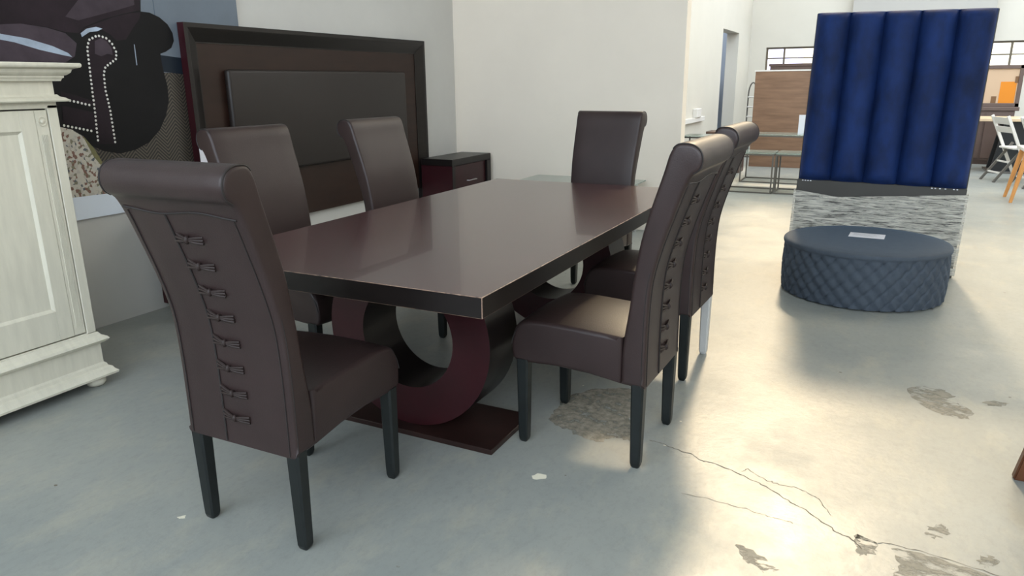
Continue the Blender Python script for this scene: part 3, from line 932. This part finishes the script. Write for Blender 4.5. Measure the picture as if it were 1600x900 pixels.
# crinkled clear film
def filmmat():
    m = mat('clear_film', S(238, 234, 222), .2, spec=.8)  # whitish base with streaky alpha paints the film's bright reflections
    nt = m.node_tree
    bs = nt.nodes['Principled BSDF']
    tc = nt.nodes.new('ShaderNodeTexCoord')
    mp = nt.nodes.new('ShaderNodeMapping'); mp.inputs['Scale'].default_value = (2.2, 1, 26)
    mp.inputs['Rotation'].default_value = (0, .06, 0)
    nt.links.new(tc.outputs['Object'], mp.inputs[0])
    n = nt.nodes.new('ShaderNodeTexNoise'); n.inputs['Scale'].default_value = 3.5; n.inputs['Detail'].default_value = 10; n.inputs['Roughness'].default_value = .7
    n.inputs['Distortion'].default_value = .8
    nt.links.new(mp.outputs[0], n.inputs[0])
    r = nt.nodes.new('ShaderNodeValToRGB')
    r.color_ramp.elements[0].position = .38; r.color_ramp.elements[1].position = .56
    r.color_ramp.elements[0].color = (.1,) * 3 + (1,); r.color_ramp.elements[1].color = (.95,) * 3 + (1,)
    nt.links.new(n.outputs['Fac'], r.inputs[0])
    nt.links.new(r.outputs[0], bs.inputs['Alpha'])
    bp = nt.nodes.new('ShaderNodeBump'); bp.inputs['Strength'].default_value = 1; bp.inputs['Distance'].default_value = .02
    nt.links.new(n.outputs['Fac'], bp.inputs['Height'])
    nt.links.new(bp.outputs[0], bs.inputs['Normal'])
    return m
M['film'] = filmmat()
bm = bmesh.new()
nx, nz = 60, 24
rows = []
for j in range(nz + 1):
    row = []
    for k in range(nx + 1):
        u = k / nx
        top = .545 - .035 * min(1, u / .27) if u < .27 else .51 + .075 * (u - .27) / .73
        z = .02 + (top - .02) * j / nz
        x = -.552 + 1.104 * u
        y = -.004 - .006 * random.random() - .008 * math.sin(z * 60 + u * 5) ** 2
        row.append(bm.verts.new((x, y, z)))
    rows.append(row)
for A, B in zip(rows, rows[1:]):
    for k in range(nx): bm.faces.new((A[k], A[k + 1], B[k + 1], B[k]))
for s in (0, nx):
    for A, B in zip(rows, rows[1:]):
        va = bm.verts.new((A[s].co.x, .09, A[s].co.z)); vb = bm.verts.new((B[s].co.x, .09, B[s].co.z))
        bm.faces.new((A[s], B[s], vb, va))
fl = obj('plastic_film', bm, M['film'], b, smooth=60)
fl['label'] = 'crinkled clear plastic film'

# ------------------------------------------------------------------ far hall: nested glass tables, boards, rack
def frame_table(name, label, x0, x1, y0, y1, H, topmat, fm, shelf=False, group=None, bar_w=.017, rails=True):
    t = thing(name, label, 'table', ((x0 + x1) / 2, (y0 + y1) / 2, 0), 0, group)
    a, c = (x1 - x0) / 2, (y1 - y0) / 2
    for sx in (-1, 1):
        for sy in (-1, 1):
            bm = bmesh.new(); bar(bm, (sx * (a - bar_w / 2), sy * (c - bar_w / 2), 0), (sx * (a - bar_w / 2), sy * (c - bar_w / 2), H - .012), bar_w)
            obj('leg', bm, fm, t, smooth=0)
    for nm, z in ((('lower_frame', bar_w / 2), ('upper_frame', H - .023)) if rails else (('upper_frame', H - .023),)):
        bm = bmesh.new()
        A, B = [(a, c), (-a, c), (-a, -c), (a, -c)], [(a - bar_w, c - bar_w), (bar_w - a, c - bar_w), (bar_w - a, bar_w - c), (a - bar_w, bar_w - c)]
        V = [[bm.verts.new((p[0] * .999, p[1] * .999, z + s * bar_w / 2)) for p in P] for P in (A, B) for s in (-1, 1)]
        for q in range(4):
            j = (q + 1) % 4
            for P, Q in ((V[0], V[1]), (V[1], V[3]), (V[3], V[2]), (V[2], V[0])):
                bm.faces.new((P[q], P[j], Q[j], Q[q]))
        obj(nm, bm, fm, t, smooth=0)
    bm = bmesh.new(); box(bm, -a, a, -c, c, H - .012, H, .002, 1)
    obj('tabletop', bm, topmat, t, smooth=0)
    return t
frame_table('side_table', 'glass topped side table with grey metal frame, beside the two dining chair backs', -1.75, -1.165, 9.3, 9.75, .49, M['glass'], M['frame_grey'])
frame_table('side_table', 'glass topped side table with grey metal frame, partly behind the blue headboard', -1.15, -.45, 9.33, 9.78, .49, M['glass'], M['frame_grey'])
frame_table('console_table', 'longer glass topped table with grey frame behind the two small ones, paper standing on it', -1.72, -.62, 10.3, 10.8, .645, M['glass'], M['frame_grey'])
frame_table('console_table', 'black framed glass table beside the end of the white wall', -2.5, -1.85, 10.15, 10.6, .615, M['glass'], M['frame_black'])
frame_table('bench', 'plain wooden bench by the doorway beyond the black framed table', -2.42, -1.9, 11.3, 11.7, .60, M['wood_board'], M['dark_brown'], bar_w=.05)
bm = bmesh.new(); box(bm, -1.05, -.83, 10.6, 10.604, .645, .89)
tag(obj('paper_card', bm, M['paper'], smooth=0), 'blank white card standing upright on the glass table', 'card')
w = thing('wood_panel', 'large brown wood grain panel standing upright under the low window', 'board', (-1.2, 12.3, 0))
bm = bmesh.new(); box(bm, -.72, .9, 0, .05, 0, 1.47, .003, 1)
obj('panel', bm, M['wood_board'], w, smooth=0)
bm = bmesh.new(); box(bm, -.735, .915, -.004, .054, 1.47, 1.492)
obj('edge_strip', bm, M['white_plastic'], w, smooth=0)
w = thing('dark_panel', 'dark brown board standing behind the wood grain panel', 'board', (-1.15, 13.3, 0))
bm = bmesh.new(); box(bm, -.7, .9, 0, .05, 0, 1.56, .003, 1)
obj('panel', bm, M['dark_brown'], w, smooth=0)
bm = bmesh.new(); box(bm, -.72, .92, -.01, .06, 1.56, 1.60)
obj('edge_strip', bm, M['dark_brown'], w, smooth=0)
# hand trolley leaning by the recess wall
k = thing('hand_trolley', 'thin metal hand trolley with arched handle beside the wood panel', 'trolley', (-2.2, 13.9, 0))
bm = bmesh.new()
tube(bm, [(-.07, 0, .02), (-.07, .03, 1.1)] + [(-.07 * math.cos(a), .035, 1.1 + .2 * math.sin(a)) for a in [PI * q / 10 for q in range(1, 10)]] + [(.07, .03, 1.1), (.07, 0, .02)], .012, 8)
obj('frame', bm, M['frame_grey'], k)
bm = bmesh.new()
for q in range(6): tube(bm, [(-.07, .01, .2 + q * .17), (.07, .01, .2 + q * .17)], .013, 8)
obj('crossbar', bm, M['white_plastic'], k)
bm = bmesh.new(); box(bm, -.12, .12, -.15, .03, 0, .02)
obj('toe_plate', bm, M['frame_grey'], k)
# trunking on the recess wall
bm = bmesh.new(); box(bm, XREC, XREC + .05, 10.3, 12.0, .73, .80, .004, 1)
struct('trim_1', bm, M['white_plastic'], 'white cable trunking along the recessed wall')
bm = bmesh.new(); box(bm, XREC, XREC + .07, 11.35, 11.65, .8, .93, .006, 1)
tag(obj('socket_box', bm, M['white_plastic'], smooth=0), 'white socket box above the cable trunking', 'socket')

# ------------------------------------------------------------------ far hall, the other side
s = thing('sideboard', 'dark brown sideboard under the framed mirror by the windows', 'sideboard', (1.5, 13.9, 0))
bm = bmesh.new(); box(bm, -.55, .32, 0, .42, .84, .90, .006, 1)
obj('top', bm, M['dark_brown'], s, smooth=0)
bm = bmesh.new(); box(bm, -.5, .27, .02, .4, .06, .84, .004, 1); box(bm, -.48, .25, .05, .38, 0, .06)
obj('body', bm, M['dark_brown'], s, smooth=0)
bm = bmesh.new()
for a in (-.49, -.105): box(bm, a, a + .36, .004, .02, .10, .80, .003, 1)
obj('door', bm, M['dark_brown'], s, smooth=0)
f = thing('framed_mirror', 'dark framed mirror with a painted reflection of an orange lamp, standing on the sideboard', 'picture', (1.41, 14.0, .90))
bm = bmesh.new()
A, B, T = .40, .63, .055
for q in ((-A, A, 0, T), (-A, A, B - T, B), (-A, -A + T, 0, B), (A - T, A, 0, B)):
    box(bm, q[0], q[1], -.02, .02, q[2], q[3], .004, 1)
obj('frame', bm, M['dark_brown'], f, smooth=0)
bm = bmesh.new(); box(bm, -A + T, A - T, 0, .012, T, B - T)
box(bm, .12, .33, -.004, 0, T, .38, mi=1); box(bm, .3, .345, -.006, -.004, .36, .46, mi=2); box(bm, .02, .09, -.004, 0, T, .16, mi=2)  # orange and brown blocks paint the lamp reflected in the mirror
pic = obj('picture', bm, [print_mat('mirrored_beige', S(196, 168, 140)), print_mat('mirrored_orange', S(212, 132, 44)), print_mat('mirrored_brown', S(120, 90, 64))], f, smooth=0)
d = thing('pedestal_table', 'pale topped table on black splayed panel legs beside the sideboard', 'table', (1.55, 13.0, 0))
bm = bmesh.new(); box(bm, -.62, .9, -.4, .4, .74, .78, .004, 1)
obj('tabletop', bm, M['oak_top'], d, smooth=0)
for y in (-.25, .2):
    bm = bmesh.new(); prism(bm, [(-.02, .74), (.32, .74), (.38, 0), (-.12, 0)], 'y', y, y + .05)
    obj('leg', bm, M['black_paint'], d, smooth=0)
bm = bmesh.new(); box(bm, -.16, .42, -.34, .34, 0, .025, .003, 1)
obj('base_plate', bm, M['frame_grey'], d, smooth=0)

def folding_chair(label, loc, rz):
    c = thing('folding_chair', label, 'chair', loc, rz, 'white folding chairs by the pale table')
    for s in (-1, 1):
        bm = bmesh.new(); bar(bm, (s * .20, .22, 0), (s * .20, -.2, .86), .022, .035)
        obj('frame_leg', bm, M['white_plastic'], c, smooth=0)
        bm = bmesh.new(); bar(bm, (s * .17, -.24, 0), (s * .17, .1, .5), .02, .03)
        obj('rear_leg', bm, M['frame_grey'], c, smooth=0)
    bm = bmesh.new()
    for z0, z1 in ((.64, .72), (.75, .84)):
        q = lambda z: .22 - .42 * z / .86
        prism(bm, [(q(z0) - .008, z0), (q(z0) + .008, z0), (q(z1) + .008, z1), (q(z1) - .008, z1)], 'x', -.2, .2)
    obj('backrest', bm, M['white_plastic'], c, smooth=0)
    bm = bmesh.new()
    box(bm, -.19, .19, -.06, .33, .43, .455, .008, 2)
    obj('seat', bm, M['white_plastic'], c, smooth=0)
    bm = bmesh.new()
    for z in (.12, .26): bar(bm, (-.17, -.24 + .34 * z / .5, z), (.17, -.24 + .34 * z / .5, z), .02)
    obj('crossbar', bm, M['white_plastic'], c, smooth=0)
folding_chair('white folding chair wholly in view at the pale table near the blue headboard', (1.52, 11.75, 0), math.radians(-70))
folding_chair('white folding chair partly cut off by the photo edge behind the honey wooden chair', (1.78, 11.2, 0), math.radians(-70))
oc = thing('wooden_chair', 'honey coloured wooden chair, only one splayed leg in view', 'chair', (1.62, 9.9, 0))
for sx in (-1, 1):
    for sy in (-1, 1):
        bm = bmesh.new(); tube(bm, [(sx * .29, sy * .24, 0), (sx * .2, sy * .18, .56)], .02, 10, rr=[.017, .030])
        obj('leg', bm, M['orange_wood'], oc)
bm = bmesh.new(); box(bm, -.25, .25, -.23, .23, .56, .60, .012, 2)
obj('seat', bm, M['white_plastic'], oc)
bm = bmesh.new(); box(bm, .2, .25, -.22, .22, .60, .95, .015, 2)
obj('backrest', bm, M['white_plastic'], oc)
# stool at the picture edge
st = thing('wooden_stool', 'dark brown wooden stool, one tapered leg in view beside the cracked floor', 'stool', (.80, 2.62, 0))
for sx in (-1, 1):
    for sy in (-1, 1):
        bm = bmesh.new()
        A = Vector((sx * .245, sy * .17, 0)); B = Vector((sx * .17, sy * .13, .45))
        ra = [(A + Vector((a * .024, b * .02, 0))) for a, b in ((-1, -1), (1, -1), (1, 1), (-1, 1))]
        rb = [(B + Vector((a * .03, b * .026, 0))) for a, b in ((-1, -1), (1, -1), (1, 1), (-1, 1))]
        va = [bm.verts.new(v) for v in ra]; vb = [bm.verts.new(v) for v in rb]
        bm.faces.new(va[::-1]); bm.faces.new(vb)
        for q in range(4): bm.faces.new((va[q], va[(q + 1) % 4], vb[(q + 1) % 4], vb[q]))
        bmesh.ops.bevel(bm, geom=bm.edges[:], offset=.006, segments=2, affect='EDGES')
        obj('leg', bm, M['brown_wood'], st)
bm = bmesh.new(); box(bm, -.22, .22, -.18, .18, .45, .49, .012, 3)
obj('seat', bm, M['brown_wood'], st)

# ------------------------------------------------------------------ light
wd = bpy.data.worlds.new('sky'); bpy.context.scene.world = wd
wd.use_nodes = True
nt = wd.node_tree
bg = nt.nodes['Background']
# a sky that is warm and bright round the low sun and cool on the other side
tc = nt.nodes.new('ShaderNodeTexCoord')
dp = nt.nodes.new('ShaderNodeVectorMath'); dp.operation = 'DOT_PRODUCT'
dp.inputs[1].default_value = Vector((-math.sin(AZ) * math.cos(EL), math.cos(AZ) * math.cos(EL), math.sin(EL)))
nt.links.new(tc.outputs['Generated'], dp.inputs[0])
rp = nt.nodes.new('ShaderNodeValToRGB')
rp.color_ramp.elements[0].position = .25; rp.color_ramp.elements[1].position = .98
rp.color_ramp.elements[0].color = (.475, .54, .60, 1); rp.color_ramp.elements[1].color = (.36, .315, .235, 1)
nt.links.new(dp.outputs['Value'], rp.inputs['Fac'])
nt.links.new(rp.outputs['Color'], bg.inputs['Color'])
bg.inputs['Strength'].default_value = WORLD
sl = bpy.data.lights.new('sun', 'SUN')
sl.energy = SUN; sl.angle = math.radians(5); sl.color = (1.0, .78, .50)
so = bpy.data.objects.new('sun', sl); C.objects.link(so)
so.location = (-1, 20, 12)
dv = Vector((math.sin(AZ), -math.cos(AZ), -math.tan(EL)))
so.rotation_euler = dv.to_track_quat('-Z', 'Y').to_euler()

# ------------------------------------------------------------------ camera
F_, pitch, roll, yaw, hcam = 1133.172, .27598729, -.01004116, -.46936344, 1.34141
fw = Vector((math.sin(yaw) * math.cos(pitch), math.cos(yaw) * math.cos(pitch), -math.sin(pitch)))
rt = Vector((math.cos(yaw), -math.sin(yaw), 0))
up = rt.cross(fw)
r2 = rt * math.cos(roll) + up * math.sin(roll)
u2 = -rt * math.sin(roll) + up * math.cos(roll)
cd = bpy.data.cameras.new('camera'); co = bpy.data.objects.new('camera', cd); C.objects.link(co)
co.matrix_world = Matrix(((r2.x, u2.x, -fw.x, 0), (r2.y, u2.y, -fw.y, 0), (r2.z, u2.z, -fw.z, hcam), (0, 0, 0, 1)))
cd.sensor_fit = 'HORIZONTAL'; cd.sensor_width = 36; cd.lens = F_ / 1600 * 36
cd.clip_start = .05; cd.clip_end = 200
sc = bpy.context.scene
sc.camera = co
sc.view_settings.view_transform = 'Standard'
sc.view_settings.look = 'None'
sc.view_settings.gamma = 1
sc.view_settings.use_curve_mapping = False
sc.view_settings.exposure = EXPO
